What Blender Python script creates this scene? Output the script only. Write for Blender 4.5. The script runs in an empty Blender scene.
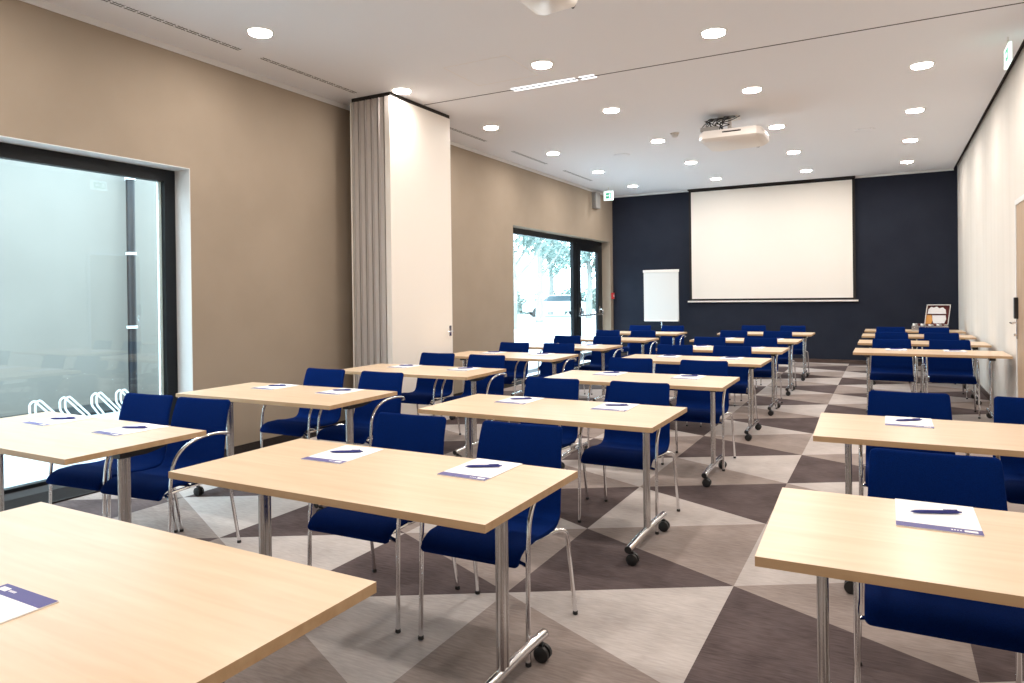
import bpy, bmesh, math, random
from mathutils import Vector, Matrix
random.seed(7)
sc = bpy.context.scene
COL = sc.collection
PI = math.pi

# ------------------------------------------------------------------ camera
F_PX, YAW, ROLL, PITCH = 708.5, 0.5064, -0.012509, 0.004829
PX, PY, CAM_H = 512 - 17.87, 298.92, 1.4226
def make_camera():
    c, s = math.cos(YAW), math.sin(YAW)
    f0, r0, d0 = Vector((-s, c, 0)), Vector((c, s, 0)), Vector((0, 0, -1))
    F = f0 * math.cos(PITCH) + d0 * math.sin(PITCH)
    D = d0 * math.cos(PITCH) - f0 * math.sin(PITCH)
    cr, sr = math.cos(ROLL), math.sin(ROLL)
    R = r0 * cr - D * sr
    D2 = r0 * sr + D * cr
    cd = bpy.data.cameras.new('camera'); co = bpy.data.objects.new('camera', cd)
    COL.objects.link(co)
    m = Matrix((( R.x, -D2.x, -F.x, 0), (R.y, -D2.y, -F.y, 0), (R.z, -D2.z, -F.z, CAM_H), (0, 0, 0, 1)))
    co.matrix_world = m
    cd.sensor_width = 36; cd.lens = F_PX * 36 / 1024
    cd.shift_x = (512 - PX) / 1024; cd.shift_y = (PY - 341.5) / 1024
    cd.clip_start = 0.05; cd.clip_end = 200
    sc.camera = co
make_camera()

# ------------------------------------------------------------------ world, exposure
w = bpy.data.worlds.new('sky'); sc.world = w; w.use_nodes = True
bg = w.node_tree.nodes['Background']
bg.inputs[0].default_value = (0.66, 0.85, 1.0, 1); bg.inputs[1].default_value = 11.5
sc.view_settings.view_transform = 'Standard'; sc.view_settings.look = 'None'
sc.view_settings.exposure = 0.0; sc.view_settings.gamma = 1.0
sc.view_settings.use_curve_mapping = False
LAMP_W = 19.0          # each ceiling downlight
LAMP_COL = (1.0, 0.925, 0.85)

# room dimensions
XL, XR, YB, YF, HC = -5.48, 1.145, 15.5, -2.5, 3.656

# ------------------------------------------------------------------ materials
def mat(name, col, rough=0.5, metal=0.0, emit=None, estr=0.0, spec=0.5, coat=0.0):
    m = bpy.data.materials.new(name); m.use_nodes = True
    b = m.node_tree.nodes['Principled BSDF']
    b.inputs['Base Color'].default_value = (*col, 1)
    b.inputs['Roughness'].default_value = rough
    b.inputs['Metallic'].default_value = metal
    b.inputs['Specular IOR Level'].default_value = spec
    b.inputs['Coat Weight'].default_value = coat
    if emit:
        b.inputs['Emission Color'].default_value = (*emit, 1)
        b.inputs['Emission Strength'].default_value = estr
    return m
def noisy(m, col_a, col_b, scale=(1, 1, 1), nscale=5.0, detail=4.0, bump=0.0, lo=0.35, hi=0.65, dist=0.0):
    nt = m.node_tree; b = nt.nodes['Principled BSDF']
    tc = nt.nodes.new('ShaderNodeTexCoord'); mp = nt.nodes.new('ShaderNodeMapping')
    mp.inputs['Scale'].default_value = scale
    n = nt.nodes.new('ShaderNodeTexNoise'); n.inputs['Scale'].default_value = nscale
    n.inputs['Detail'].default_value = detail; n.inputs['Distortion'].default_value = dist
    r = nt.nodes.new('ShaderNodeValToRGB')
    r.color_ramp.elements[0].position = lo; r.color_ramp.elements[0].color = (*col_a, 1)
    r.color_ramp.elements[1].position = hi; r.color_ramp.elements[1].color = (*col_b, 1)
    L = nt.links.new
    L(tc.outputs['Object'], mp.inputs['Vector']); L(mp.outputs[0], n.inputs['Vector'])
    L(n.outputs['Fac'], r.inputs[0]); L(r.outputs[0], b.inputs['Base Color'])
    if bump:
        bp = nt.nodes.new('ShaderNodeBump'); bp.inputs['Strength'].default_value = bump
        bp.inputs['Distance'].default_value = 0.004
        L(n.outputs['Fac'], bp.inputs['Height']); L(bp.outputs[0], b.inputs['Normal'])
    return m
def carpet(name, a, b_):
    """two scales of noise: worn patches and short woven streaks across the room"""
    m = mat(name, a, 0.95, spec=0.1); nt = m.node_tree; b = nt.nodes['Principled BSDF']
    tc = nt.nodes.new('ShaderNodeTexCoord'); L = nt.links.new
    n1 = nt.nodes.new('ShaderNodeTexNoise'); n1.inputs['Scale'].default_value = 3.2; n1.inputs['Detail'].default_value = 5
    mp = nt.nodes.new('ShaderNodeMapping'); mp.inputs['Scale'].default_value = (1.0, 6.0, 1)
    n2 = nt.nodes.new('ShaderNodeTexNoise'); n2.inputs['Scale'].default_value = 14; n2.inputs['Detail'].default_value = 4
    mx = nt.nodes.new('ShaderNodeMath'); mx.operation = 'ADD'
    ml = nt.nodes.new('ShaderNodeMath'); ml.operation = 'MULTIPLY'; ml.inputs[1].default_value = 0.5
    r = nt.nodes.new('ShaderNodeValToRGB')
    r.color_ramp.elements[0].position = 0.36; r.color_ramp.elements[0].color = (*a, 1)
    r.color_ramp.elements[1].position = 0.64; r.color_ramp.elements[1].color = (*b_, 1)
    L(tc.outputs['Object'], n1.inputs['Vector']); L(tc.outputs['Object'], mp.inputs[0]); L(mp.outputs[0], n2.inputs['Vector'])
    L(n1.outputs['Fac'], mx.inputs[0]); L(n2.outputs['Fac'], mx.inputs[1]); L(mx.outputs[0], ml.inputs[0])
    L(ml.outputs[0], r.inputs[0]); L(r.outputs[0], b.inputs['Base Color'])
    bp = nt.nodes.new('ShaderNodeBump'); bp.inputs['Strength'].default_value = 0.3; bp.inputs['Distance'].default_value = 0.004
    L(n2.outputs['Fac'], bp.inputs['Height']); L(bp.outputs[0], b.inputs['Normal'])
    return m
M = {}
M['carpet_dark'] = carpet('carpet_dark', (0.068, 0.050, 0.050), (0.128, 0.098, 0.096))
M['carpet_mid'] = carpet('carpet_mid', (0.235, 0.190, 0.172), (0.345, 0.288, 0.262))
M['carpet_light'] = carpet('carpet_light', (0.40, 0.355, 0.335), (0.53, 0.480, 0.455))
M['taupe'] = noisy(mat('taupe_wall', (.4, .32, .25), 0.85, spec=0.2), (0.325, 0.265, 0.205), (0.345, 0.281, 0.218), nscale=2.0)
M['navy'] = noisy(mat('navy_wall', (.02, .022, .035), 0.8, spec=0.25), (0.011, 0.014, 0.026), (0.014, 0.018, 0.031), nscale=2.5)
M['cream'] = noisy(mat('cream_wall', (.8, .74, .67), 0.7, spec=0.25), (0.67, 0.62, 0.565), (0.71, 0.66, 0.605), scale=(1, 2.2, 0.05), nscale=1.6)
M['ceiling'] = mat('ceiling_white', (0.74, 0.72, 0.71), 0.9, spec=0.1)
def ceiling_dots(m):
    nt = m.node_tree; b = nt.nodes['Principled BSDF']; L = nt.links.new
    tc = nt.nodes.new('ShaderNodeTexCoord')
    v = nt.nodes.new('ShaderNodeTexVoronoi'); v.inputs['Scale'].default_value = 28.0
    v.inputs['Randomness'].default_value = 0.0
    r = nt.nodes.new('ShaderNodeValToRGB')
    r.color_ramp.elements[0].position = 0.16; r.color_ramp.elements[0].color = (0.50, 0.49, 0.485, 1)
    r.color_ramp.elements[1].position = 0.24; r.color_ramp.elements[1].color = (0.82, 0.815, 0.84, 1)
    L(tc.outputs['Object'], v.inputs['Vector']); L(v.outputs['Distance'], r.inputs[0]); L(r.outputs[0], b.inputs['Base Color'])
ceiling_dots(M['ceiling'])
M['plaster'] = mat('white_plaster', (0.78, 0.76, 0.74), 0.8)
M['trim_white'] = mat('trim_white', (0.72, 0.71, 0.70), 0.6)
M['brown'] = noisy(mat('dark_brown', (.05, .03, .025), 0.5), (0.045, 0.026, 0.02), (0.085, 0.05, 0.038), scale=(1, 1, 8), nscale=6)
M['grille'] = mat('grille_dark', (0.022, 0.017, 0.016), 0.7, 0.0, spec=0.15)
M['frame'] = mat('window_frame_dark', (0.008, 0.010, 0.013), 0.4, 0.0, spec=0.25)
M['chrome'] = mat('chrome', (0.80, 0.80, 0.81), 0.14, 1.0)
M['steel'] = mat('brushed_steel', (0.60, 0.59, 0.58), 0.27, 1.0)
M['black'] = mat('black_plastic', (0.012, 0.012, 0.013), 0.45)
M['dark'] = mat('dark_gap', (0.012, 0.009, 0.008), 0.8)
def wood(name, a, b_, rough):
    m = noisy(mat(name, a, rough, spec=0.5), a, b_, scale=(0.7, 9, 9), nscale=3.2, detail=7, lo=0.3, hi=0.7, dist=0.4)
    return m
M['beech'] = wood('beech_laminate', (0.66, 0.485, 0.325), (0.74, 0.57, 0.405), 0.32)
M['beech_edge'] = wood('beech_edge', (0.45, 0.285, 0.15), (0.54, 0.36, 0.205), 0.45)  # same beech, more orange, with the shade of the side faces in the colour
M['door_wood'] = noisy(mat('door_wood', (.42, .29, .19), 0.45), (0.40, 0.27, 0.17), (0.50, 0.35, 0.23), scale=(6, 6, 0.5), nscale=4, detail=5)
M['blue'] = noisy(mat('blue_fabric', (.01, .05, .3), 0.9, spec=0.04), (0.0008, 0.0105, 0.078), (0.001, 0.014, 0.100), nscale=260, detail=2, bump=0.25)
M['blue'].node_tree.nodes['Principled BSDF'].inputs['Sheen Weight'].default_value = 0.03
M['blue'].node_tree.nodes['Principled BSDF'].inputs['Sheen Tint'].default_value = (0.1, 0.3, 1, 1)
M['paper'] = mat('paper', (0.86, 0.85, 0.86), 0.7)
M['purple'] = mat('purple_band', (0.095, 0.088, 0.26), 0.6)
M['pen'] = mat('pen_navy', (0.02, 0.027, 0.19), 0.3)
M['penclip'] = mat('pen_clip', (0.16, 0.17, 0.36), 0.25, 0.6)
M['screen'] = mat('screen_cloth', (0.84, 0.79, 0.73), 0.9, spec=0.1)
M['flip_paper'] = mat('flipchart_paper', (0.66, 0.64, 0.62), 0.8)
M['panel_face'] = mat('partition_face', (0.84, 0.79, 0.73), 0.55)
M['panel_edge'] = mat('partition_edge', (0.50, 0.46, 0.43), 0.5, 0.0)
M['white_plastic'] = mat('white_plastic', (0.78, 0.73, 0.69), 0.4)
M['grey_plastic'] = mat('grey_plastic', (0.30, 0.29, 0.28), 0.5)
M['diffuser'] = mat('lamp_diffuser', (0.9, 0.9, 0.9), 0.5, emit=(1.0, 0.93, 0.84), estr=9.0)
M['tube'] = mat('linear_diffuser', (0.9, 0.9, 0.9), 0.5, emit=(0.94, 0.97, 1.0), estr=2.2)
M['exit_face'] = mat('exit_face', (0.8, 0.95, 0.9), 0.5, emit=(0.80, 1.0, 0.93), estr=0.95)
M['exit_green'] = mat('exit_green', (0.02, 0.3, 0.16), 0.5, emit=(0.05, 0.42, 0.26), estr=0.8)
M['red'] = mat('alarm_red', (0.55, 0.02, 0.02), 0.4)
M['orange'] = mat('orange_card', (0.75, 0.36, 0.10), 0.7)
M['maroon'] = mat('maroon_lining', (0.10, 0.015, 0.015), 0.8)
M['facade'] = noisy(mat('facade_render', (.7, .78, .75), 0.9), (0.20, 0.188, 0.168), (0.22, 0.207, 0.185), nscale=1.0)
M['paving'] = noisy(mat('paving', (.7, .72, .72), 0.9), (0.36, 0.38, 0.39), (0.42, 0.44, 0.45), nscale=3)
M['gravel'] = noisy(mat('gravel', (.1, .14, .16), 0.9), (0.006, 0.009, 0.011), (0.014, 0.019, 0.022), nscale=40)
M['pipe'] = mat('zinc_pipe', (0.016, 0.018, 0.022), 0.45, 0.3)
M['rack'] = mat('rack_paint', (0.85, 0.9, 0.92), 0.4)
M['bark'] = noisy(mat('bark', (.3, .27, .22), 0.9), (0.20, 0.19, 0.17), (0.28, 0.27, 0.25), scale=(1, 1, .2), nscale=12)
M['leaf'] = noisy(mat('leaf', (.2, .3, .2), 0.6), (0.12, 0.17, 0.145), (0.24, 0.30, 0.27), nscale=1.5)
M['leaf'].node_tree.nodes['Principled BSDF'].inputs['Transmission Weight'].default_value = 0.0
M['grass'] = noisy(mat('grass', (.3, .4, .25), 0.9), (0.30, 0.36, 0.25), (0.42, 0.48, 0.36), nscale=2)
M['car_paint'] = mat('car_paint', (0.42, 0.43, 0.44), 0.25, 0.2)
M['car_glass'] = mat('car_glass', (0.06, 0.08, 0.09), 0.1)
def glass_mat():
    m = bpy.data.materials.new('window_glass'); m.use_nodes = True; nt = m.node_tree
    nt.nodes.remove(nt.nodes['Principled BSDF']); L = nt.links.new
    out = nt.nodes['Material Output']
    tr = nt.nodes.new('ShaderNodeBsdfTransparent'); tr.inputs[0].default_value = (0.93, 0.97, 0.96, 1)
    gl = nt.nodes.new('ShaderNodeBsdfGlossy'); gl.inputs['Roughness'].default_value = 0.0
    lw = nt.nodes.new('ShaderNodeLayerWeight'); lw.inputs[0].default_value = 0.5
    pw = nt.nodes.new('ShaderNodeMath'); pw.operation = 'POWER'; pw.inputs[1].default_value = 5.0
    fr = nt.nodes.new('ShaderNodeMath'); fr.operation = 'MULTIPLY_ADD'; fr.inputs[1].default_value = 0.95; fr.inputs[2].default_value = 0.045
    L(lw.outputs['Facing'], pw.inputs[0]); L(pw.outputs[0], fr.inputs[0])
    mx = nt.nodes.new('ShaderNodeMixShader')
    L(fr.outputs[0], mx.inputs[0]); L(tr.outputs[0], mx.inputs[1]); L(gl.outputs[0], mx.inputs[2]); L(mx.outputs[0], out.inputs[0])
    return m
M['glass'] = glass_mat()

# ------------------------------------------------------------------ mesh helpers
class MB:
    def __init__(s): s.v = []; s.f = []; s.m = []
    def add(s, vs, fs, mi=0):
        o = len(s.v); s.v += [tuple(v) for v in vs]
        for f in fs: s.f.append(tuple(o + i for i in f)); s.m.append(mi)
    def box(s, x0, x1, y0, y1, z0, z1, mi=0):
        vs = [(x, y, z) for z in (z0, z1) for y in (y0, y1) for x in (x0, x1)]
        s.add(vs, [(0, 2, 3, 1), (4, 5, 7, 6), (0, 1, 5, 4), (2, 6, 7, 3), (0, 4, 6, 2), (1, 3, 7, 5)], mi)
    def cbox(s, x0, x1, y0, y1, z0, z1, c=0.004, mi=0):
        """box with chamfered vertical corners and top/bottom edges"""
        def ring(ins, z):
            a, b, p, q = x0 + ins, x1 - ins, y0 + ins, y1 - ins
            return [(a + c, p, z), (b - c, p, z), (b, p + c, z), (b, q - c, z), (b - c, q, z), (a + c, q, z), (a, q - c, z), (a, p + c, z)]
        rs = [ring(c, z0), ring(0, z0 + c), ring(0, z1 - c), ring(c, z1)]
        vs = [p for r in rs for p in r]; fs = []
        for k in range(3):
            for i in range(8):
                j = (i + 1) % 8; fs.append((k * 8 + i, k * 8 + j, k * 8 + 8 + j, k * 8 + 8 + i))
        fs.append(tuple(range(7, -1, -1))); fs.append(tuple(range(24, 32)))
        s.add(vs, fs, mi)
    def tube(s, pts, r, n=10, mi=0, cap=True, sq=None):
        pts = [Vector(p) for p in pts]; rings = []
        up = Vector((0.0, 0.0, 1.0)); prev = None
        for i, p in enumerate(pts):
            t = (pts[min(i + 1, len(pts) - 1)] - pts[max(i - 1, 0)]).normalized()
            if prev is None:
                a = up if abs(t.z) < 0.9 else Vector((1, 0, 0))
                u = (a - t * a.dot(t)).normalized()
            else: u = (prev - t * prev.dot(t)).normalized()
            prev = u; v = t.cross(u)
            rr = r[i] if isinstance(r, (list, tuple)) else r
            k = sq or (1, 1)
            rings.append([p + u * rr * k[0] * math.cos(2 * PI * j / n) + v * rr * k[1] * math.sin(2 * PI * j / n) for j in range(n)])
        vs = [q for g in rings for q in g]; fs = []
        for i in range(len(rings) - 1):
            for j in range(n):
                k2 = (j + 1) % n; fs.append((i * n + j, i * n + k2, (i + 1) * n + k2, (i + 1) * n + j))
        if cap: fs.append(tuple(range(n - 1, -1, -1))); fs.append(tuple(range((len(rings) - 1) * n, len(rings) * n)))
        s.add(vs, fs, mi)
    def lathe(s, prof, c=(0, 0, 0), n=20, axis='z', mi=0, flip=False):
        vs = []; fs = []
        for (r, h) in prof:
            for j in range(n):
                a = 2 * PI * j / n; x, y = r * math.cos(a), r * math.sin(a)
                p = (x, y, h) if axis == 'z' else ((h, x, y) if axis == 'x' else (y, h, x))
                vs.append((p[0] + c[0], p[1] + c[1], p[2] + c[2]))
        for i in range(len(prof) - 1):
            for j in range(n):
                k = (j + 1) % n; fs.append((i * n + j, i * n + k, (i + 1) * n + k, (i + 1) * n + j))
        fs.append(tuple(range(n - 1, -1, -1))); fs.append(tuple(range((len(prof) - 1) * n, len(prof) * n)))
        s.add(vs, fs, mi)
    def build(s, name, mats, parent=None, smooth=False, loc=None):
        me = bpy.data.meshes.new(name); me.from_pydata(s.v, [], s.f); me.update()
        if not isinstance(mats, (list, tuple)): mats = [mats]
        for m in mats: me.materials.append(m)
        for p, mi in zip(me.polygons, s.m): p.material_index = mi
        bm = bmesh.new(); bm.from_mesh(me); bmesh.ops.recalc_face_normals(bm, faces=bm.faces); bm.to_mesh(me); bm.free()
        if smooth:
            for p in me.polygons: p.use_smooth = True
            me.set_sharp_from_angle(angle=math.radians(40))
        o = bpy.data.objects.new(name, me); COL.objects.link(o)
        if parent: o.parent = parent
        if loc: o.location = loc
        return o
def smooth_path(pts, k=6, rad=0.03):
    """round the corners of a polyline with arcs"""
    pts = [Vector(p) for p in pts]; out = [pts[0]]
    for i in range(1, len(pts) - 1):
        a, b, c = pts[i - 1], pts[i], pts[i + 1]
        r = min(rad, (a - b).length * 0.48, (c - b).length * 0.48)
        p, q = b + (a - b).normalized() * r, b + (c - b).normalized() * r
        for j in range(k + 1):
            t = j / k; out.append(p * (1 - t) ** 2 + b * 2 * t * (1 - t) + q * t * t)
    out.append(pts[-1]); return out
def empty(name, loc=(0, 0, 0), rz=0.0):
    o = bpy.data.objects.new(name, None); COL.objects.link(o); o.empty_display_size = 0.1
    o.location = loc; o.rotation_euler = (0, 0, rz); return o
def tag(o, label, cat, group=None, kind=None):
    o['label'] = label; o['category'] = cat
    if group: o['group'] = group
    if kind: o['kind'] = kind
    return o
def struct(o, label, cat='wall'):
    o['kind'] = 'structure'; o['label'] = label; o['category'] = cat; return o
def copy_tree(o, parent=None):
    c = o.copy(); COL.objects.link(c)
    if parent: c.parent = parent
    for ch in [x for x in o.children]: copy_tree(ch, c)
    return c
used = set()
def instance(proto, loc, rz=0.0):
    o = proto if proto.name not in used else copy_tree(proto)
    used.add(proto.name)
    o.location = loc; o.rotation_euler = (0, 0, rz)
    return o

# ------------------------------------------------------------------ setting: floor, walls, ceiling
def build_floor():
    x0, y0, wx, p, s = -1.605, 2.98, 0.943, 1.045, 0.572
    offs = {-1: 0, 0: 0, 1: 1}
    guess = {-6: 1, -5: 2, -4: 0, -3: 1, -2: 2, 2: 1, 3: 0}
    def node(i, k): return (x0 + i * wx, y0 + s * i + p * k)
    bm = bmesh.new()
    for i in range(-5, 3):
        off = offs.get(i, guess.get(i, 0))
        for n in range(-9, 16):
            A, A1, B, B1 = node(i, n), node(i, n + 1), node(i + 1, n), node(i + 1, n + 1)
            for tri, t in (((A, A1, B), 2 * n), ((A1, B, B1), 2 * n + 1)):
                f = bm.faces.new([bm.verts.new((a, b, 0)) for a, b in tri])
                f.material_index = (t - off) % 3
    for co, no in (((XL, 0, 0), (-1, 0, 0)), ((XR, 0, 0), (1, 0, 0)), ((0, YF, 0), (0, -1, 0)), ((0, YB, 0), (0, 1, 0))):
        bmesh.ops.bisect_plane(bm, geom=bm.verts[:] + bm.edges[:] + bm.faces[:], plane_co=co, plane_no=no, clear_outer=True)
    bmesh.ops.remove_doubles(bm, verts=bm.verts, dist=0.0005)
    bmesh.ops.recalc_face_normals(bm, faces=bm.faces)
    for f in bm.faces:
        if f.normal.z < 0: f.normal_flip()
    me = bpy.data.meshes.new('floor'); bm.to_mesh(me); bm.free()
    for k in ('carpet_dark', 'carpet_mid', 'carpet_light'): me.materials.append(M[k])
    o = bpy.data.objects.new('floor', me); COL.objects.link(o)
    struct(o, 'grey, taupe and dark brown triangle patterned carpet', 'floor')
build_floor()

W1 = (-0.52, 4.262, 2.60)      # y0, y1, top of the near window opening
W2 = (10.56, 15.33, 2.60)
T = 0.34
b = MB()
b.box(XL - T, XL, YF, W1[0], 0, HC + .05); b.box(XL - T, XL, W1[0], W1[1], W1[2], HC + .05)
b.box(XL - T, XL, W1[1], W2[0], 0, HC + .05); b.box(XL - T, XL, W2[0], W2[1], W2[2], HC + .05)
b.box(XL - T, XL, W2[1], YB + .2, 0, HC + .05)
struct(b.build('wall_left', M['taupe']), 'taupe painted wall on the left with two large windows')
b = MB(); b.box(XR, XR + .2, YF, YB + .2, 0, HC + .3)
struct(b.build('wall_right', M['cream']), 'cream panelled wall on the right')
b = MB(); b.box(XL, XR, YB, YB + .2, 0, HC + .05)
struct(b.build('wall_back', M['navy']), 'dark navy blue wall behind the projection screen')
b = MB(); b.box(XL - T, XR + .2, YF - .2, YF, 0, HC + .3)
struct(b.build('wall_front', M['cream']), 'plain cream wall behind the camera')
b = MB(); b.box(XL, XR - .055, YF, YB, HC, HC + .06)
struct(b.build('ceiling', M['ceiling']), 'white perforated acoustic ceiling', 'ceiling')
b = MB(); b.box(XR - .055, XR, YF, YB, HC + .045, HC + .1)
struct(b.build('trim_1', M['dark']), 'dark shadow gap between ceiling and right wall', 'trim')
b = MB(); b.box(XL, XL + .012, YF, YB, HC - .052, HC)
struct(b.build('trim_2', M['trim_white']), 'thin white strip where the left wall meets the ceiling', 'trim')
b = MB(); b.box(XL + .012, XR - .055, YB - .012, YB, HC - .04, HC)
struct(b.build('trim_3', M['trim_white']), 'thin white strip above the navy back wall', 'trim')
b = MB(); b.box(XL, XR, YB - .015, YB, 0, 0.075)
struct(b.build('baseboard_back', M['brown']), 'dark brown baseboard along the navy wall', 'baseboard')
b = MB(); b.box(XR - .015, XR, 8.85, YB - .015, 0, 0.075); b.box(XR - .015, XR, YF, 7.7, 0, 0.075)
struct(b.build('baseboard_right', M['brown']), 'dark brown baseboard along the cream wall', 'baseboard')
# floor convector grille along the left wall
b = MB(); b.box(XL, -5.13, YF, YB - .015, 0, 0.004)
for k in range(17):
    x = XL + .012 + k * .0205; b.box(x, x + .008, YF, YB - .02, 0.004, 0.010)
b.box(-5.142, -5.13, YF, YB - .015, 0.004, 0.012)
struct(b.build('trim_4', M['grille']), 'dark slatted heating grille set in the floor along the left wall', 'trim')

# windows
def window_1():
    y0, y1, zt = W1; xf = XL - .20
    b = MB(); fw = .115
    b.box(xf - .07, xf, y0, y1, zt - fw, zt); b.box(xf - .07, xf, y1 - fw, y1, 0, zt - fw); b.box(xf - .07, xf, y0, y0 + fw, 0, zt - fw)
    b.box(xf - .07, xf, y0 + fw, y1 - fw, 0, .035)
    root = struct(b.build('window_1', M['frame']), 'large dark framed window on the left beside the nearest tables', 'window')
    g = MB(); g.box(xf - .045, xf - .035, y0 + fw - .01, y1 - fw + .01, .03, zt - fw + .01); g.build('pane', M['glass'], root)
    c = MB(); c.box(xf - .07, xf - .046, y1 - fw - .030, y1 - fw - .001, .035, zt - fw); c.build('bright_strip', M['rack'], root)  # white strip added for the bright strip of outside beside the frame
    s = MB(); s.box(xf, XL, y0, y1, -0.01, 0.008); s.build('window_sill', M['grille'], root)
def window_2():
    y0, y1, zt = W2; xf = XL - .20
    ym0, ym1 = 13.64, 14.02; fw = .10; yd1 = 15.03
    b = MB()
    b.box(xf - .07, xf, y0, y1, zt - fw, zt); b.box(xf - .07, xf, y0, y0 + fw, 0, zt - fw)
    b.box(xf - .07, xf, ym0, ym0 + .19, 0, zt - fw); b.box(xf - .07, xf, y1 - .12, y1, 0, zt - fw)
    b.box(xf - .07, xf, y0 + fw, ym0, 0, .06)
    root = struct(b.build('window_2', M['frame']), 'dark framed window and glass door near the navy wall', 'window')
    g = MB(); g.box(xf - .045, xf - .035, y0 + fw - .01, ym0 + .01, .05, zt - fw + .01); g.build('pane', M['glass'], root)
    d = MB(); xd = xf + .012
    d.box(xd - .06, xd, ym0 + .192, ym1, 0.02, zt - fw - .003); d.box(xd - .06, xd, yd1, y1 - .122, 0.02, zt - fw - .003)
    d.box(xd - .06, xd, ym1, yd1, zt - fw - .15, zt - fw - .003); d.box(xd - .06, xd, ym1, yd1, 0.02, .16)
    dd = d.build('door_leaf', M['frame'], root)
    g = MB(); g.box(xd - .035, xd - .027, ym1 - .01, yd1 + .01, .15, zt - fw - .14); g.build('pane', M['glass'], dd)
    h = MB(); hx = xd + .09; hz = .98
    h.tube([(hx, 13.72, hz), (hx, 15.17, hz)], .016, 10)
    for y in (13.95, 15.10):
        h.tube(smooth_path([(xd, y, hz + .10), (hx - .01, y, hz + .10), (hx, y, hz)], 5, .05), .014, 8)
        h.cbox(xd, xd + .012, y - .025, y + .025, hz + .03, hz + .18, .003)
    h.build('push_bar', M['chrome'], dd, smooth=True)
window_1(); window_2()
b = MB(); y0, y1, zt = W1
b.box(XL - .20, XL + .001, y1 - .006, y1, .009, zt); b.box(XL - .20, XL + .001, y0, y0 + .006, .009, zt); b.box(XL - .20, XL + .001, y0 + .006, y1 - .006, zt - .006, zt)
struct(b.build('trim_6', M['trim_white']), 'white lining of the recess around the large left window', 'trim')

# door in the right wall
def door():
    b = MB(); y0, y1, zt = 7.64, 8.62, 2.25
    b.box(XR - .022, XR, y0, y1, 0, zt)
    root = struct(b.build('door_1', M['door_wood']), 'light wooden door in the right wall', 'door')
    f = MB(); f.box(XR - .03, XR, y1, y1 + .05, 0, zt + .05); f.box(XR - .03, XR, y0, y1, zt, zt + .05); f.box(XR - .03, XR, y0 - .05, y0, 0, zt + .05)
    f.build('door_frame', M['trim_white'], root)
    p = MB(); p.cbox(XR - .055, XR - .022, y1 - .07, y1 - .01, 1.13, 1.34, .004); p.build('lock_reader', M['black'], root)
    p = MB(); p.cbox(XR - .034, XR - .022, y1 - .06, y1 - .02, 0.93, 1.13, .003)
    p.tube(smooth_path([(XR - .03, y1 - .04, 1.09), (XR - .085, y1 - .04, 1.09), (XR - .085, y1 - .20, 1.09)], 5, .02), .010, 8)
    p.lathe([(.014, -.055), (.014, -.03)], (XR, y1 - .04, .97), 12, 'x')
    p.build('door_handle', M['chrome'], root, smooth=True)
door()

# ------------------------------------------------------------------ ceiling fittings
def downlight_proto():
    root = empty('recessed_downlight')
    b = MB(); b.lathe([(.098, -.001), (.115, -.001), (.115, -.006), (.10, -.008), (.098, -.001)][0:4], n=28)
    ring = MB()
    vs = []; fs = []; n = 28; prof = [(.115, -.0005), (.115, -.005), (.104, -.008), (.098, -.003)]
    for r, h in prof:
        for j in range(n): vs.append((r * math.cos(2 * PI * j / n), r * math.sin(2 * PI * j / n), h))
    for i in range(3):
        for j in range(n): k = (j + 1) % n; fs.append((i * n + j, i * n + k, (i + 1) * n + k, (i + 1) * n + j))
    ring.add(vs, fs); ring.build('trim_ring', M['trim_white'], root, smooth=True)
    d = MB(); d.lathe([(.098, -.0008), (.098, -.0028), (.085, -.0042)], n=28); d.build('diffuser', M['diffuser'], root, smooth=True)
    return root
DL = downlight_proto()
xs = [(-4.57, 'left wall'), (-2.90, 'ceiling middle on the left'), (-1.28, 'ceiling middle on the right'), (0.32, 'right wall')]
ys = [0.25, 2.25, 4.26, 6.24, 8.21, 10.21, 12.2, 14.2]
ordn = ['first', 'second', 'third', 'fourth', 'fifth', 'sixth', 'seventh', 'eighth', 'ninth']
rowname = ['row along the left wall', 'second row from the left wall', 'second row from the right wall', 'row along the right wall']
first_seen = [2, 3, 3, 4]
for i, (x, _) in enumerate(xs):
    for j, y in enumerate(ys):
        vis = j >= first_seen[i]
        if vis:
            o = instance(DL, (x, y, HC))
            tag(o, 'round ceiling downlight, %s from the camera in the %s' % (ordn[j - first_seen[i]], rowname[i]), 'ceiling light', 'recessed ceiling downlights')
        la = bpy.data.lights.new('downlight_lamp', 'AREA'); la.shape = 'DISK'; la.size = 0.18
        la.energy = LAMP_W; la.color = LAMP_COL; la.spread = math.radians(180)
        lo = bpy.data.objects.new('downlight_lamp', la); COL.objects.link(lo); lo.location = (x, y, HC - .02)
        lo.visible_camera = True

# partition track with the linear light on both sides
b = MB(); b.box(-4.705, XR - .055, 6.85, 6.868, HC - .0015, HC)
struct(b.build('trim_5', M['dark']), 'thin dark partition track slot across the ceiling', 'trim')
r = empty('linear_ceiling_light', (-3.06, 6.859, HC))
for y in (-.051, .027):
    for x0, x1 in ((-.48, .26), (.31, .47)):
        b = MB(); b.box(x0, x1, y, y + .024, -.004, -.0005); b.build('light_strip', M['tube'], r)
tag(r, 'pair of thin white light strips either side of the ceiling track', 'ceiling light')
def vent(y0, y1, which):
    r = empty('ceiling_vent', (-5.06, (y0 + y1) / 2, HC)); h = (y1 - y0) / 2
    b = MB(); b.box(-.035, .035, -h, h, -.0015, -.0003); b.build('vent_frame', M['ceiling'], r)
    for x in (-.02, .012):
        b = MB(); n = int(2 * h / .11)
        for k in range(n): ya = -h + .01 + k * (2 * h - .02) / n; b.box(x, x + .010, ya, ya + (2 * h) / n - .018, -.003, -.0015)
        b.build('slot', M['dark'], r)
    tag(r, which, 'air vent', 'slot vents along the left edge of the ceiling')
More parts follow.
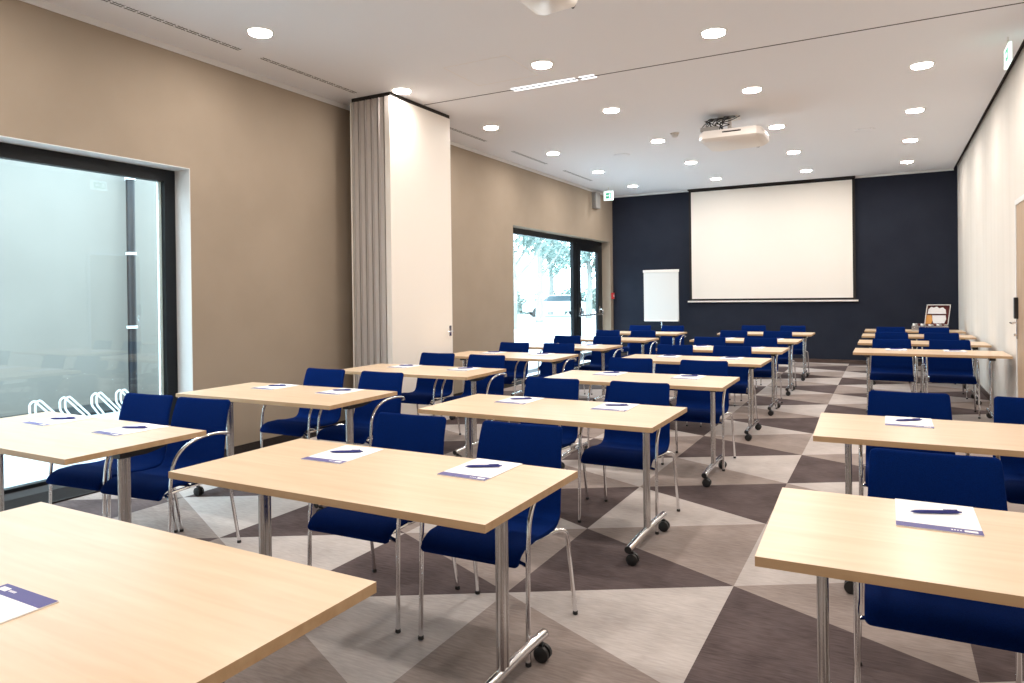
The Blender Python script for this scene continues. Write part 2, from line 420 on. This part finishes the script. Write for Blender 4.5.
vent(3.15, 4.5, 'slot air vent in the ceiling above the left window, nearest the camera')
vent(4.72, 6.08, 'slot air vent in the ceiling just before the folded partition')
vent(7.93, 8.95, 'slot air vent in the ceiling just behind the folded partition')
vent(9.75, 11.05, 'slot air vent in the ceiling, second one behind the partition')
vent(11.75, 13.15, 'slot air vent in the ceiling, nearest the green exit sign')
for (x, y, lab) in ((-3.71, 10.98, 'flat round speaker in the ceiling left of the projector'), (-.25, 11.12, 'flat round speaker in the ceiling right of the projector')):
    b = MB(); b.lathe([(.13, 0), (.13, -.006), (.11, -.012)], n=28); o = b.build('ceiling_speaker', M['ceiling'], loc=(x, y, HC), smooth=True)
    tag(o, lab, 'speaker', 'ceiling speakers')
r = empty('smoke_detector', (-2.566, 9.88, HC)); b = MB(); b.lathe([(.06, 0), (.06, -.02), (.045, -.028)], n=20); b.build('detector_base', M['white_plastic'], r, smooth=True)
b = MB(); b.lathe([(.042, -.028), (.038, -.055), (.02, -.065)], n=20); b.build('detector_head', M['trim_white'], r, smooth=True)
tag(r, 'small white smoke detector beside the hanging projector', 'smoke detector')
b = MB()
for (x0, x1, y0, y1) in ((-3.78, -3.08, 5.84, 5.848), (-3.78, -3.08, 6.53, 6.538), (-3.78, -3.772, 5.84, 6.538), (-3.088, -3.08, 5.84, 6.538)): b.box(x0, x1, y0, y1, HC - .001, HC)
o = b.build('access_panel', M['white_plastic']); tag(o, 'faint square access panel outline in the ceiling near the track', 'panel')

def exit_sign(loc, face_dir, label):
    r = empty('exit_sign', loc)
    b = MB()
    if face_dir == 'x':
        b.cbox(-.012, .012, -.15, .15, -.085, .085, .003); b.build('housing', M['exit_face'], r)
        b = MB(); sx = -.0135
        b.box(sx, sx + .001, -.10, .12, -.055, .055); b.build('green_field', M['exit_green'], r)
        b = MB(); sx = -.0145
        b.box(sx, sx + .001, .045, .105, -.045, .045)
        b.add([(sx, -.08, 0), (sx, -.03, -.03), (sx, -.03, .03)], [(0, 1, 2)]); b.box(sx, sx + .001, -.03, .03, -.01, .01)
        b.build('pictogram', M['exit_face'], r)
    else:
        b.cbox(-.10, .10, -.022, .022, -.10, .10, .004); b.build('housing', M['exit_face'], r)
        b = MB(); b.box(-.05, .06, -.0235, -.0225, -.06, .055); b.build('green_field', M['exit_green'], r)
        b = MB(); b.box(.02, .045, -.0245, -.0235, -.045, .04); b.add([(-.045, -.0245, 0), (-.02, -.0245, -.02), (-.02, -.0245, .02)], [(0, 1, 2)]); b.box(-.02, .01, -.0245, -.0235, -.008, .008)
        b.build('pictogram', M['exit_face'], r)
    b = MB(); b.tube([(0, 0, .10), (0, 0, HC - loc[2])], .008, 8); b.build('hanger', M['white_plastic'], r)
    tag(r, label, 'exit sign', 'green emergency exit signs')
exit_sign((0.955, 7.72, 3.49), 'x', 'green and white exit sign hanging beside the right wall')
exit_sign((-5.08, 14.15, 3.48), 'y', 'small green and white exit sign hanging in the far left corner')
b = MB(); b.cbox(0, .10, -.13, .13, -.17, .17, .008); o = b.build('wall_speaker', M['grey_plastic'], loc=(XL, 14.35, 3.43)); tag(o, 'grey loudspeaker box high on the left wall above the glass door', 'speaker')
r = empty('fire_alarm', (XL, 15.415, 1.38)); b = MB(); b.cbox(0, .045, -.05, .05, -.07, .07, .005); b.build('alarm_box', M['red'], r)
b = MB(); b.box(.045, .047, -.025, .025, -.025, .025); b.build('call_plate', M['paper'], r); tag(r, 'small red fire alarm call point on the wall in the far left corner', 'fire alarm')
r = empty('wall_socket', (XL, 4.54, .30)); b = MB(); b.cbox(0, .012, -.04, .04, -.04, .04, .003); b.build('socket_plate', M['taupe'], r)
b = MB(); b.lathe([(.02, .012), (.02, .0135)], axis='x', n=16); b.build('socket_hole', M['grey_plastic'], r); tag(r, 'small wall socket just right of the large left window', 'socket')

# projectors
def projector(loc, label, name='ceiling_projector'):
    r = empty(name, loc)     # local origin: bottom front-left of the body, z up
    b = MB(); w_, d_, h_ = .76, .74, .12
    # rounded body outline
    out = [(0.0, .10), (.06, .0), (.70, .0), (.76, .10), (.76, .62), (.70, .74), (.10, .80), (0.0, .72)]
    n = len(out)
    def ring(z, k): 
        cx = .38; cy = .38
        return [((x - cx) * k + cx, (y - cy) * k + cy, z) for x, y in out]
    vs = ring(0, .90) + ring(.035, 1.0) + ring(.10, 1.0) + ring(.13, .96); fs = []
    for i in range(3):
        for j in range(n): k = (j + 1) % n; fs.append((i * n + j, i * n + k, (i + 1) * n + k, (i + 1) * n + j))
    fs.append(tuple(range(n))[::-1]); fs.append(tuple(range(3 * n, 4 * n))); b.add(vs, fs); b.build('projector_body', M['white_plastic'], r, smooth=True)
    b = MB(); b.lathe([(.055, -.04), (.055, .0), (.045, .005)], (.60, .795, .065), 20, 'y'); b.build('lens', M['black'], r, smooth=True)
    b = MB(); b.box(.30, .52, -.004, .002, .085, .10); b.build('shadow_gap', M['dark'], r)  # dark strip stands in for the shadow gap along the body
    top = HC - loc[2]
    b = MB(); b.tube([(.32, .38, .12), (.32, .38, top)], .025, 12); b.cbox(.20, .44, .26, .50, top - .02, top, .004); b.cbox(.22, .42, .30, .46, .13, .15, .003)
    b.build('ceiling_mount', M['white_plastic'], r)
    b = MB(); random.seed(3)
    for k in range(13):
        x = .02 + k * .024; p = [(x, .10 + .05 * random.random(), .12)]
        for q in range(4): p.append((x + random.uniform(-.07, .09), .10 + random.uniform(-.06, .16), .14 + (q + 1) * (top - .16) / 5 + random.uniform(-.02, .02)))
        p.append((.22 + .02 * k, .30, top - .01)); b.tube(smooth_path(p, 4, .04), .006, 6)
    b.build('cables', M['black'], r, smooth=True)
    b = MB(); b.cbox(.02, .24, .06, .20, .135, .19, .004); b.build('junction_box', M['grey_plastic'], r)
    tag(r, label, 'projector', 'ceiling projectors')
    return r
projector((-2.06, 9.02, 3.31), 'white projector with black cables hanging in front of the projection screen')
pj = projector((-2.05, 3.93, 3.30), 'small white projector hanging at the top edge of the picture, partly cut off'); pj.scale = (.42, .55, 1)

# ------------------------------------------------------------------ folded partition
r = empty('folding_partition', (XL, 6.2, 0)); zt = HC - .045
tag(r, 'tall white folding partition stacked against the left wall', 'partition')
n = 6; x0, x1 = .235, .77; pw = (x1 - x0) / n
for k in range(n):
    a = x0 + k * pw
    b = MB()
    if k == n - 1:
        b.box(a + .02, a + pw, 0.0, 1.22, .02, zt)
        o = b.build('panel', M['panel_face'], r); o['label'] = 'outermost white panel'
    else:
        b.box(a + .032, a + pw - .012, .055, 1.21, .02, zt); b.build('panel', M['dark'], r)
        b = MB(); b.cbox(a + .024, a + .034, -.006, .055, .02, zt, .003); b.cbox(a + .034, a + pw - .002, .008, .055, .02, zt, .004)
        b.build('edge_profile', M['panel_edge'], r)
b = MB(); b.box(.217, x0 + .002, .0, 1.2, .02, zt); b.build('wall_post', M['panel_face'], r)
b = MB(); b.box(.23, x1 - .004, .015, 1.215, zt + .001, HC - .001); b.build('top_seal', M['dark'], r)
b = MB()
b.tube(smooth_path([(x1, 1.165, .99), (x1 + .05, 1.165, .99), (x1 + .05, 1.04, .99)], 4, .02), .008, 8)
b.cbox(x1, x1 + .006, 1.14, 1.19, .93, 1.06, .002); b.build('latch', M['chrome'], r, smooth=True)

# ------------------------------------------------------------------ projection screen, flipchart
r = empty('projection_screen', (-2.13, YB, 1.22)); yy = -.05; W = 1.552
tag(r, 'large white projection screen with black border on the navy wall', 'projection screen')
b = MB()
b.box(-W - .05, -W, yy - .003, yy, .075, 2.42); b.box(W, W + .05, yy - .003, yy, .075, 2.42)
b.box(-W - .05, W + .05, yy - .003, yy, .03, .075); b.box(-W - .05, W + .05, yy - .003, yy, 2.37, 2.425); b.build('black_border', M['dark'], r)
b = MB(); b.box(-W, W, yy - .002, yy - .001, .075, 2.37); b.build('screen_surface', M['screen'], r)
b = MB(); b.tube([(-W - .09, yy - .002, .015), (W + .09, yy - .002, .015)], .018, 12); b.build('bottom_bar', M['white_plastic'], r, smooth=True)
b = MB(); b.box(-W - .06, W + .06, -.11, -.002, 2.405, 2.432); b.build('screen_case', M['dark'], r)

r = empty('flipchart', (-4.20, 14.9, 0)); tag(r, 'white flipchart easel standing before the navy wall', 'flipchart')
b = MB(); b.cbox(-.375, .375, -.012, .012, .83, 1.92, .004); b.build('board', M['grey_plastic'], r)
b = MB(); b.box(-.37, .37, -.024, -.0125, .85, 1.88); b.build('paper_pad', M['flip_paper'], r)
b = MB(); b.cbox(-.385, .385, -.034, .004, 1.87, 1.925, .005); b.build('clamp_bar', M['white_plastic'], r)
b = MB(); b.cbox(-.36, .36, -.05, -.012, .83, .86, .003); b.build('pen_tray', M['white_plastic'], r)
for a in (0, 72, 144, 216, 288):
    b = MB(); c_, s_ = math.cos(math.radians(a + 18)), math.sin(math.radians(a + 18))
    b.tube([(0, .03, .09), (c_ * .15, .03 + s_ * .15, .07), (c_ * .32, .03 + s_ * .32, .05)], [.018, .015, .011], 10); b.tube([(c_ * .31, .03 + s_ * .31, 0), (c_ * .31, .03 + s_ * .31, .05)], .012, 8)
    b.build('leg', M['chrome'], r, smooth=True)
b = MB(); b.tube([(0, .03, .06), (0, .03, 1.5)], .016, 12); b.build('post', M['chrome'], r, smooth=True)

# ------------------------------------------------------------------ tables
TW, TD, TH = 1.447, 0.723, 0.74
def table_proto():
    root = empty('folding_table')
    b = MB(); hw, hd = TW / 2, TD / 2; c = .0025
    b.box(-hw, hw, -hd, hd, TH - .026, TH)
    o = b.build('tabletop', [M['beech'], M['beech_edge']], root)
    for p in o.data.polygons:
        if abs(p.normal.z) < .5: p.material_index = 1
    for sx in (-1, 1):
        x = sx * (hw - .142)
        b = MB()
        b.cbox(x - .012, x + .012, -.015, .015, .10, TH - .052, .004)
        b.tube([(x, -.016, .10), (x, -.016, TH - .052)], .0155, 12); b.tube([(x, .016, .10), (x, .016, TH - .052)], .0155, 12)
        b.build('leg', M['steel'], root, smooth=True)
        b = MB(); b.tube([(x, -.335, .088), (x, -.15, .096), (x, .15, .096), (x, .335, .088)], .0195, 14)
        f = b.build('foot', M['chrome'], root, smooth=True)
        for s2 in (-1, 1):
            e = MB(); e.tube([(x, s2 * .3352, .088), (x, s2 * .340, .0878)], .019, 14); e.build('end_cap', M['black'], f, smooth=True)
        for s2 in (-1, 1):
            cb = MB(); y = s2 * .30
            cb.lathe([(.020, -.026), (.030, -.022), (.030, -.006), (.012, -.005), (.012, .005), (.030, .006), (.030, .022), (.020, .026)], (x + .012, y, .031), 18, 'y')
            cb.cbox(x - .006, x + .020, y - .008, y + .008, .030, .072, .003)
            cb.build('caster', M['black'], f, smooth=True)
        # black folding bracket under the top
        b = MB(); z1 = TH - .027
        pr = [(-.045, z1), (.245, z1), (.24, z1 - .018), (.18, z1 - .036), (.10, z1 - .05), (-.045, z1 - .05)]
        vs = [(x + e_, y, z) for e_ in ((-.018, .035) if sx > 0 else (-.035, .018)) for y, z in pr]; n_ = 6
        b.add(vs, [tuple(range(n_))[::-1], tuple(range(n_, 2 * n_))] + [(i, (i + 1) % n_, n_ + (i + 1) % n_, n_ + i) for i in range(n_)])
        b.build('bracket', M['black'], root)
    b = MB(); b.cbox(-hw + .18, hw - .18, -.02, .02, TH - .058, TH - .028, .004); b.build('crossbeam', M['black'], root)
    return root

# ------------------------------------------------------------------ chairs (facing -Y)
def shell(profile, width, thick, r_end0, r_end1, dish):
    """loft a padded shell along a (y,z) profile; width(t) half width, rounded ends"""
    P_ = [Vector((0, y, z)) for y, z in profile]
    L = [0.0]
    for i in range(1, len(P_)): L.append(L[-1] + (P_[i] - P_[i - 1]).length)
    tot = L[-1]
    def at(d):
        d = max(0, min(tot, d)); i = 1
        while i < len(L) - 1 and L[i] < d: i += 1
        t = (d - L[i - 1]) / (L[i] - L[i - 1]); p = P_[i - 1].lerp(P_[i], t)
        return p, (P_[i] - P_[i - 1]).normalized()
    stations = []
    N = 30
    for i in range(N + 1): stations.append(tot * i / N)
    for r_, end in ((r_end0, 0), (r_end1, 1)):
        if r_:
            for k in range(1, 6):
                d = r_ * (1 - math.cos(k / 6 * PI / 2)); stations.append(d if end == 0 else tot - d)
    stations = sorted(set(round(x, 5) for x in stations))
    m = 24; vs = []; fs = []
    for d in stations:
        p, t = at(d); pa, ta = at(d - .012); pb, tb = at(d + .012); t = (pb - pa).normalized()
        nrm = Vector((0, -t.z, t.y))
        hw, ht = width(d / tot), thick
        for r_, dd in ((r_end0, d), (r_end1, tot - d)):
            if r_ and dd < r_: hw = hw - r_ + math.sqrt(max(0, r_ * r_ - (r_ - dd) ** 2))
            if r_ and dd < .014: ht = thick * (.25 + .75 * math.sqrt(max(0, 1 - (1 - dd / .014) ** 2)))
        for j in range(m):
            a = 2 * PI * j / m; ca, sa = math.cos(a), math.sin(a)
            # superellipse: flat faces and round edges
            ex = math.copysign(abs(ca) ** .35, ca) if abs(ca) > 1e-9 else 0
            sz = math.copysign(abs(sa) ** .6, sa) if abs(sa) > 1e-9 else 0
            x = hw * ex; off = dish(d / tot) * (x / .21) ** 2
            vs.append(tuple(p + Vector((x, 0, 0)) + nrm * (ht * sz + off)))
    for i in range(len(stations) - 1):
        for j in range(m): k = (j + 1) % m; fs.append((i * m + j, i * m + k, (i + 1) * m + k, (i + 1) * m + j))
    fs.append(tuple(range(m))[::-1]); fs.append(tuple(range((len(stations) - 1) * m, len(stations) * m)))
    return vs, fs
def bez(p0, p1, p2, k=8): return [((1 - t) ** 2 * p0[0] + 2 * t * (1 - t) * p1[0] + t * t * p2[0], (1 - t) ** 2 * p0[1] + 2 * t * (1 - t) * p1[1] + t * t * p2[1]) for t in [i / k for i in range(k + 1)]]
def chair_proto():
    root = empty('conference_chair')
    seat = bez((-.275, .380), (-.262, .428), (-.20, .436), 6) + bez((-.10, .436), (.0, .418), (.085, .420), 6)[0:] + bez((.10, .422), (.150, .428), (.168, .480), 6)
    back = bez((.168, .480), (.188, .545), (.200, .62), 5) + bez((.205, .65), (.222, .75), (.261, .827), 6)
    vs, fs = shell(seat, lambda t: .222, .018, .020, 0, lambda t: .010 * t)
    b = MB(); b.add(vs, fs); b.build('seat', M['blue'], root, smooth=True)
    vs, fs = shell(back, lambda t: .222 - .019 * t, .015, 0, .022, lambda t: .012 + .006 * t)
    b = MB(); b.add(vs, fs); b.build('backrest', M['blue'], root, smooth=True)
    R = .0095
    for s in (-1, 1):
        # front leg rises to the arm
        b = MB(); b.tube([(s * .245, -.245, .012), (s * .243, -.232, .43)], R, 10); lg = b.build('leg', M['chrome'], root, smooth=True)
        g = MB(); g.lathe([(.010, 0), (.0125, .003), (.011, .016)], (s * .245, -.245, 0), 12); g.build('glide', M['black'], lg, smooth=True)
        arc = [(-.232, .43), (-.226, .49)] + bez((-.226, .49), (-.212, .655), (.0, .668), 10)[1:] + bez((.0, .668), (.10, .674), (.175, .655), 5)[1:] + [(.205, .640)]
        pts = [(s * .243, y, z) for y, z in arc]; pts[-1] = (s * .228, .207, .636); pts.append((s * .200, .212, .634))
        b = MB(); b.tube(pts, R, 10); b.build('armrest', M['chrome'], root, smooth=True)
        pts = smooth_path([(s * .150, -.02, .386), (s * .175, .10, .392), (s * .238, .182, .404), (s * .248, .250, .012)], 6, .045)
        b = MB(); b.tube(pts, R, 10); lg = b.build('leg', M['chrome'], root, smooth=True)
        g = MB(); g.lathe([(.010, 0), (.0125, .003), (.011, .016)], (s * .248, .250, 0), 12); g.build('glide', M['black'], lg, smooth=True)
    b = MB()
    b.tube(smooth_path([(-.243, -.229, .375), (-.150, -.19, .382), (-.150, .0, .386), (.150, .0, .386), (.150, -.19, .382), (.243, -.229, .375)], 5, .04), .009, 8)
    b.tube([(-.15, -.19, .382), (.15, -.19, .382)], .008, 8)
    b.build('seat_frame', M['chrome'], root, smooth=True)
    return root

# ------------------------------------------------------------------ notepads and pens
def pad_proto():
    root = empty('notepad')
    b = MB(); b.box(-.106, .106, -.1485, .1485, 0, .003); o = b.build('sheets', M['paper'], root)
    b = MB(); b.box(-.106, .106, -.1485, -.106, .003, .0034); hd = b.build('header_band', M['purple'], root)
    b = MB()
    b.box(.062, .094, -.136, -.120, .0034, .0037)
    for k in range(4): b.box(.030 + k * .007, .0345 + k * .007, -.131, -.124, .0034, .0037)
    b.build('logo', M['paper'], hd)
    return root
def pen_proto():
    root = empty('ballpoint_pen')
    b = MB(); b.lathe([(.001, -.072), (.0045, -.060), (.0056, -.045), (.0056, .040), (.0048, .062), (.003, .068)], (0, 0, .0056), 12, 'x'); b.build('barrel', M['pen'], root, smooth=True)
    b = MB(); b.box(.022, .060, -.0016, .0016, .0112, .0132); b.box(.056, .061, -.0016, .0016, .008, .0132); b.build('clip', M['penclip'], root)
    b = MB(); b.lathe([(.0025, .068), (.0025, .074)], (0, 0, .0056), 10, 'x'); b.build('button', M['penclip'], root)
    return root
TB, CH, PD, PN = table_proto(), chair_proto(), pad_proto(), pen_proto()

colname = {'M': 'middle column', 'L': 'window column', 'R': 'right column'}
rowpos = {
 'M': [(-1.803, .986), (-1.776, 2.186), (-1.773, 3.89), (-1.765, 5.585), (-1.768, 7.407), (-1.774, 8.96), (-1.789, 10.72), (-1.775, 12.55)],
 'L': [(-3.822, 2.127), (-3.808, 3.745), (-3.818, 5.43), (-3.81, 7.174), (-3.811, 8.716), (-3.79, 10.36), (-3.796, 12.148)],
 'R': [(.408, 2.304), (.402, 4.037), (.385, 9.176), (.38, 10.80), (.38, 12.45), (.38, 14.0)]}
rots = {'R0': .028, 'R1': .024, 'M0': -.008, 'M3': .01, 'L1': .015, 'L2': .015, 'L0': -.004}
chair_dx = {'M': (-.30, .34), 'L': (-.285, .31), 'R': (-.285, .32)}
cdx = {'L0': (-.195, .285), 'M1': (-.30, .31), 'M2': (-.305, .325), 'M3': (-.295, .365), 'R0': (-.262, .33), 'R1': (-.295, .315), 'M4': (-.36, .27), 'R2': (-.345, .25), 'R3': (-.33, .27), 'R4': (-.335, .26), 'L1': (-.26, .335), 'L2': (-.26, .335), 'L3': (-.27, .33), 'L4': (-.21, .385), 'L5': (-.215, .375), 'L6': (-.22, .38)}
nochairs = {'M0', 'R5'}
nth = ['nearest', 'second', 'third', 'fourth', 'fifth', 'sixth', 'seventh', 'eighth']
pads_for = {'M1', 'M2', 'M3', 'M4', 'M5', 'M6', 'L0', 'L1', 'L2', 'L3', 'L4', 'R0', 'R1', 'R2', 'R3'}
pad_xy = {'M1': [(-.295, .18, .03), (.375, .215, -.02)], 'R0': [(-.285, .20, .0), None], 'R1': [(-.31, .20, .0), (.36, .20, 0)], 'R2': [(-.30, .20, 0), (.27, .20, .01)]}
random.seed(11)
for col, lst in rowpos.items():
    for k, (x, y) in enumerate(lst):
        key = '%s%d' % (col, k); n = len(lst)
        rw = nth[k] if k < n - 1 else 'farthest'
        where = '%s table of the %s' % (rw, colname[col])
        o = instance(TB, (x, y, 0), rots.get(key, 0))
        tag(o, 'beech topped folding table on castors, %s' % ('nearest to the camera in the %s' % colname[col] if k == 0 else where.replace(' table of', ' in')), 'table', 'folding conference tables')
        if key not in nochairs:
            for q, dx in enumerate(cdx.get(key, chair_dx[col])):
                if key == 'R0' and q == 1: continue
                c = instance(CH, (x + dx, y + .465 + random.uniform(-.012, .012), 0), random.uniform(-.012, .012) + rots.get(key, 0) + {'L0': .10, 'M1': .03}.get(key, 0))
                tag(c, 'blue fabric conference chair, %s seat at the %s' % (('left', 'right')[q], where), 'chair', 'blue conference chairs')
        if key in pads_for:
            spots = pad_xy.get(key) or [(-.30 + random.uniform(-.02, .02), .20, random.uniform(-.03, .03)), (.35 + random.uniform(-.02, .02), .20, random.uniform(-.03, .03))]
            for q, sp in enumerate(spots):
                if sp is None: continue
                px, py, pr = sp
                p = instance(PD, (x + px, y + py, TH + .0004), pr)
                tag(p, 'white notepad with purple band, %s one on the %s' % (('left', 'right')[q], where), 'notepad', 'notepads')
                e = instance(PN, (x + px + .0, y + py + .02, TH + .0040), .50 + random.uniform(-.12, .12))
                tag(e, 'navy pen on the %s notepad, %s' % (('left', 'right')[q], where), 'pen', 'pens on the notepads')
p = instance(PD, (-1.752, .7685, TH + .0004), PI)
tag(p, 'white notepad turned the other way on the table nearest the camera', 'notepad', 'notepads')

# open case on the farthest right table
r = empty('moderation_case', (.62, 14.02, TH)); tag(r, 'open presentation case with papers in its lid on the farthest right table', 'case')
b = MB(); x0_, x1_, y0_, y1_, h_ = -.26, .26, -.17, .17, .085
b.box(x0_, x1_, y0_, y1_, 0.001, .012); b.box(x0_, x1_, y0_, y0_ + .012, .012, h_); b.box(x0_, x1_, y1_ - .012, y1_, .012, h_)
b.box(x0_, x0_ + .012, y0_ + .012, y1_ - .012, .012, h_); b.box(x1_ - .012, x1_, y0_ + .012, y1_ - .012, .012, h_); b.build('case_tray', M['steel'], r)
b = MB()
for k in range(12): 
    a = -.24 + k * .038; b.cbox(a, a + .03, -.15, .14, .014, .10 + random.uniform(0, .014), .003, mi=k % 3)
b.build('case_contents', [M['paper'], M['grey_plastic'], M['maroon']], r)
lid = MB(); sx = .13
def lidp(u, v, d): return (u + sx * v, .17 + .10 * v + d, h_ + v)     # u across, v up, d toward wall
def lidbox(mb, u0, u1, v0, v1, d0, d1):
    vs = [lidp(u, v, d) for v in (v0, v1) for d in (d0, d1) for u in (u0, u1)]
    mb.add(vs, [(0, 2, 3, 1), (4, 5, 7, 6), (0, 1, 5, 4), (2, 6, 7, 3), (0, 4, 6, 2), (1, 3, 7, 5)])
lidbox(lid, -.07, .28, 0, .35, .04, .045)
L_ = lid.build('lid', M['maroon'], r)
fr = MB(); lidbox(fr, -.07, -.055, 0, .35, -.005, .045); lidbox(fr, .265, .28, 0, .35, -.005, .045); lidbox(fr, -.07, .28, .335, .35, -.005, .045); lidbox(fr, -.07, .28, 0, .012, -.005, .045)
fr.build('lid_rim', M['steel'], L_)
pp = MB()
def lidpoly(mb, uv, d):
    vs = [lidp(u, v, d) for u, v in uv] + [lidp(u, v, d + .006) for u, v in uv]; n_ = len(uv)
    mb.add(vs, [tuple(range(n_))[::-1], tuple(range(n_, 2 * n_))] + [(i, (i + 1) % n_, n_ + (i + 1) % n_, n_ + i) for i in range(n_)])
lidpoly(pp, [(-.04, .19), (.23, .19), (.215, .26), (.17, .30), (.12, .285), (.08, .315), (.04, .295), (0, .31), (-.035, .27)], .02)
lidpoly(pp, [(.06, .03), (.22, .03), (.24, .10), (.225, .165), (.03, .165), (.045, .08)], .02)
pp.build('cloud_cards', M['paper'], L_)
oc = MB(); lidpoly(oc, [(-.055, .02), (.03, .02), (.045, .08), (.02, .17), (-.05, .17)], .018); oc.build('orange_cards', M['orange'], L_)

# ------------------------------------------------------------------ outside
b = MB(); b.box(-70, XL - T, -30, 90, -.12, -.02)
struct(b.build('paved_ground', M['paving']), 'pale paved ground outside the windows', 'ground')
r = empty('neighbouring_building', (-9.5, 1.0, -.02)); tag(r, 'pale rendered building seen through the left window', 'building')
b = MB()
b.box(-6, 0, -9, 7.6, .02, 3.55); b.build('wall', M['facade'], r)
b = MB()
for y in (-5.5, -2.5, .5, 3.6): b.box(0, .004, y, y + .012, .3, 3.4)
b.build('joint', M['pipe'], r)
b = MB(); b.box(-6.15, .04, -9.1, 7.75, 3.55, 3.65); b.build('roof_edge', M['pipe'], r)
r = empty('downpipe', (-9.36, 6.29, -.02)); tag(r, 'dark grey rain downpipe outside the left window', 'pipe')
b = MB(); b.tube([(0, 0, .036), (0, 0, 3.5)], .058, 16); b.build('pipe_shaft', M['pipe'], r, smooth=True)
for z in (1.06, 2.1, 3.16):
    b = MB(); b.tube([(0, 0, z - .018), (0, 0, z + .018)], .073, 16); b.box(-.1, -.05, -.02, .02, z - .018, z + .018); b.build('clamp', M['rack'], r, smooth=True)
b = MB(); vs = [(-9.48, -6), (-9.48, 8.6), (-8.35, 8.0), (-8.78, 5.3), (-9.26, 4.5), (-9.40, -6)]
b.add([(x, y, -.018) for x, y in vs] + [(x, y, .012) for x, y in vs], [(5, 4, 3, 2, 1, 0), (6, 7, 8, 9, 10, 11)] + [(i, (i + 1) % 6, 6 + (i + 1) % 6, 6 + i) for i in range(6)])
o = b.build('gravel_strip', M['gravel']); tag(o, 'dark gravel strip at the foot of the pale building', 'ground', kind='stuff')
def rack(y, which):
    r = empty('bicycle_rack', (-7.6, y, -.02))
    for d in (0, .055):
        b = MB()
        b.tube(smooth_path([(0, .10 + d, 0), (0, .10 + d, .16), (0, 0 + d, .30), (0, 0 + d, .40), (0, .045 + d, .43), (0, .27 + d, .19), (0, .27 + d, 0)], 5, .03), .011, 8)
        b.build('hoop', M['rack'], r, smooth=True)
    tag(r, which, 'bicycle rack', 'white tubular bicycle racks outside')
for y, wn in ((3.98, 'white bent tube bicycle rack outside, leftmost one seen over the table'), (4.28, 'white bent tube bicycle rack outside, second from the left'), (4.62, 'white bent tube bicycle rack outside, third from the left'), (4.90, 'white bent tube bicycle rack outside, rightmost, behind the chair top')):
    rack(y, wn)
# trees, hedge and parked car beyond the far window
def leaf_cloud(centers, count, size):
    b = MB()
    for _ in range(count):
        c, rr = random.choice(centers)
        v = Vector((random.gauss(0, 1), random.gauss(0, 1), random.gauss(0, 1))).normalized() * rr * random.uniform(.55, 1.0)
        p = Vector(c) + v; u = Vector((random.gauss(0, 1), random.gauss(0, 1), random.gauss(0, 1))).normalized()
        t = u.orthogonal().normalized() * size * random.uniform(.6, 1.3); q = u.cross(t).normalized() * size * .5
        b.add([p - t, p + q, p + t, p - q], [(0, 1, 2, 3)])
    return b
def tree(x, y, h, lab):
    r = empty('tree', (x, y, -.02)); tag(r, lab, 'tree', 'trees beyond the far window')
    b = MB(); b.tube([(0, 0, 0), (.1, 0, h * .3), (-.05, .1, h * .6), (.1, .1, h * .9)], [.22, .16, .11, .04], 10)
    for k in range(5):
        a = k * 1.3; b.tube([(0, 0, h * (.3 + .08 * k)), (math.cos(a) * 1.0, math.sin(a) * 1.0, h * (.45 + .09 * k)), (math.cos(a) * 1.7, math.sin(a) * 1.7, h * (.6 + .08 * k))], [.08, .05, .02], 7)
    b.build('trunk', M['bark'], r, smooth=True)
    cs = [((random.uniform(-1.6, 1.6), random.uniform(-1.6, 1.6), h * random.uniform(.40, 1.0)), random.uniform(.6, 1.2)) for _ in range(9)]
    leaf_cloud(cs, 1500, .16).build('crown', M['leaf'], r)
tree(-14.1, 27.0, 6.5, 'slim pale green tree outside, at the left of the far window')
tree(-15.9, 33.5, 7.5, 'leafy tree outside behind the middle of the far window')
tree(-21.4, 47.0, 8.0, 'tall leafy tree outside, farthest in the far window')
tree(-15.7, 40.0, 7.0, 'leafy tree outside, seen through the glass door')
b = MB(); b.box(-40, -5.9, 40, 41, -.02, 1.0)
r = empty('hedge', (-18, 48, -.02)); tag(r, 'low pale green hedge outside behind the trees', 'hedge')
hb = leaf_cloud([((random.uniform(-10, 8), random.uniform(-.4, .4), random.uniform(.3, 1.5)), .6) for _ in range(60)], 3500, .18); hb.build('foliage', M['leaf'], r)
r = empty('parked_car', (-19.2, 43.0, -.02), .6); tag(r, 'white parked car outside the far window', 'car')
b = MB()
prof = [(-2.1, .35), (-2.1, .8), (-1.9, .95), (-1.2, 1.0), (-.6, 1.42), (.9, 1.45), (1.6, 1.0), (2.0, .92), (2.12, .7), (2.12, .35)]
def extr(mb, prof, y0, y1, ins=0, zi=None):
    n_ = len(prof); vs = [(x, y0 + (ins if z > 1.05 else 0), z) for x, z in prof] + [(x, y1 - (ins if z > 1.05 else 0), z) for x, z in prof]
    mb.add(vs, [tuple(range(n_))[::-1], tuple(range(n_, 2 * n_))] + [(i, (i + 1) % n_, n_ + (i + 1) % n_, n_ + i) for i in range(n_)])
extr(b, prof, -.85, .85, .14); b.build('car_body', M['car_paint'], r)
for s in (-1, 1):
    b = MB(); yy_ = s * .80
    b.add([(-1.05, s * .853, 1.03), (-.55, s * .73, 1.36), (.85, s * .73, 1.38), (1.35, s * .853, 1.03)], [(0, 1, 2, 3)]); b.build('window', M['car_glass'], r)
    for x in (-1.35, 1.35):
        b = MB(); b.lathe([(.30, -.1), (.32, -.08), (.32, .08), (.30, .1)], (x, s * .78, .32), 20, 'y'); b.build('wheel', M['black'], r, smooth=True)
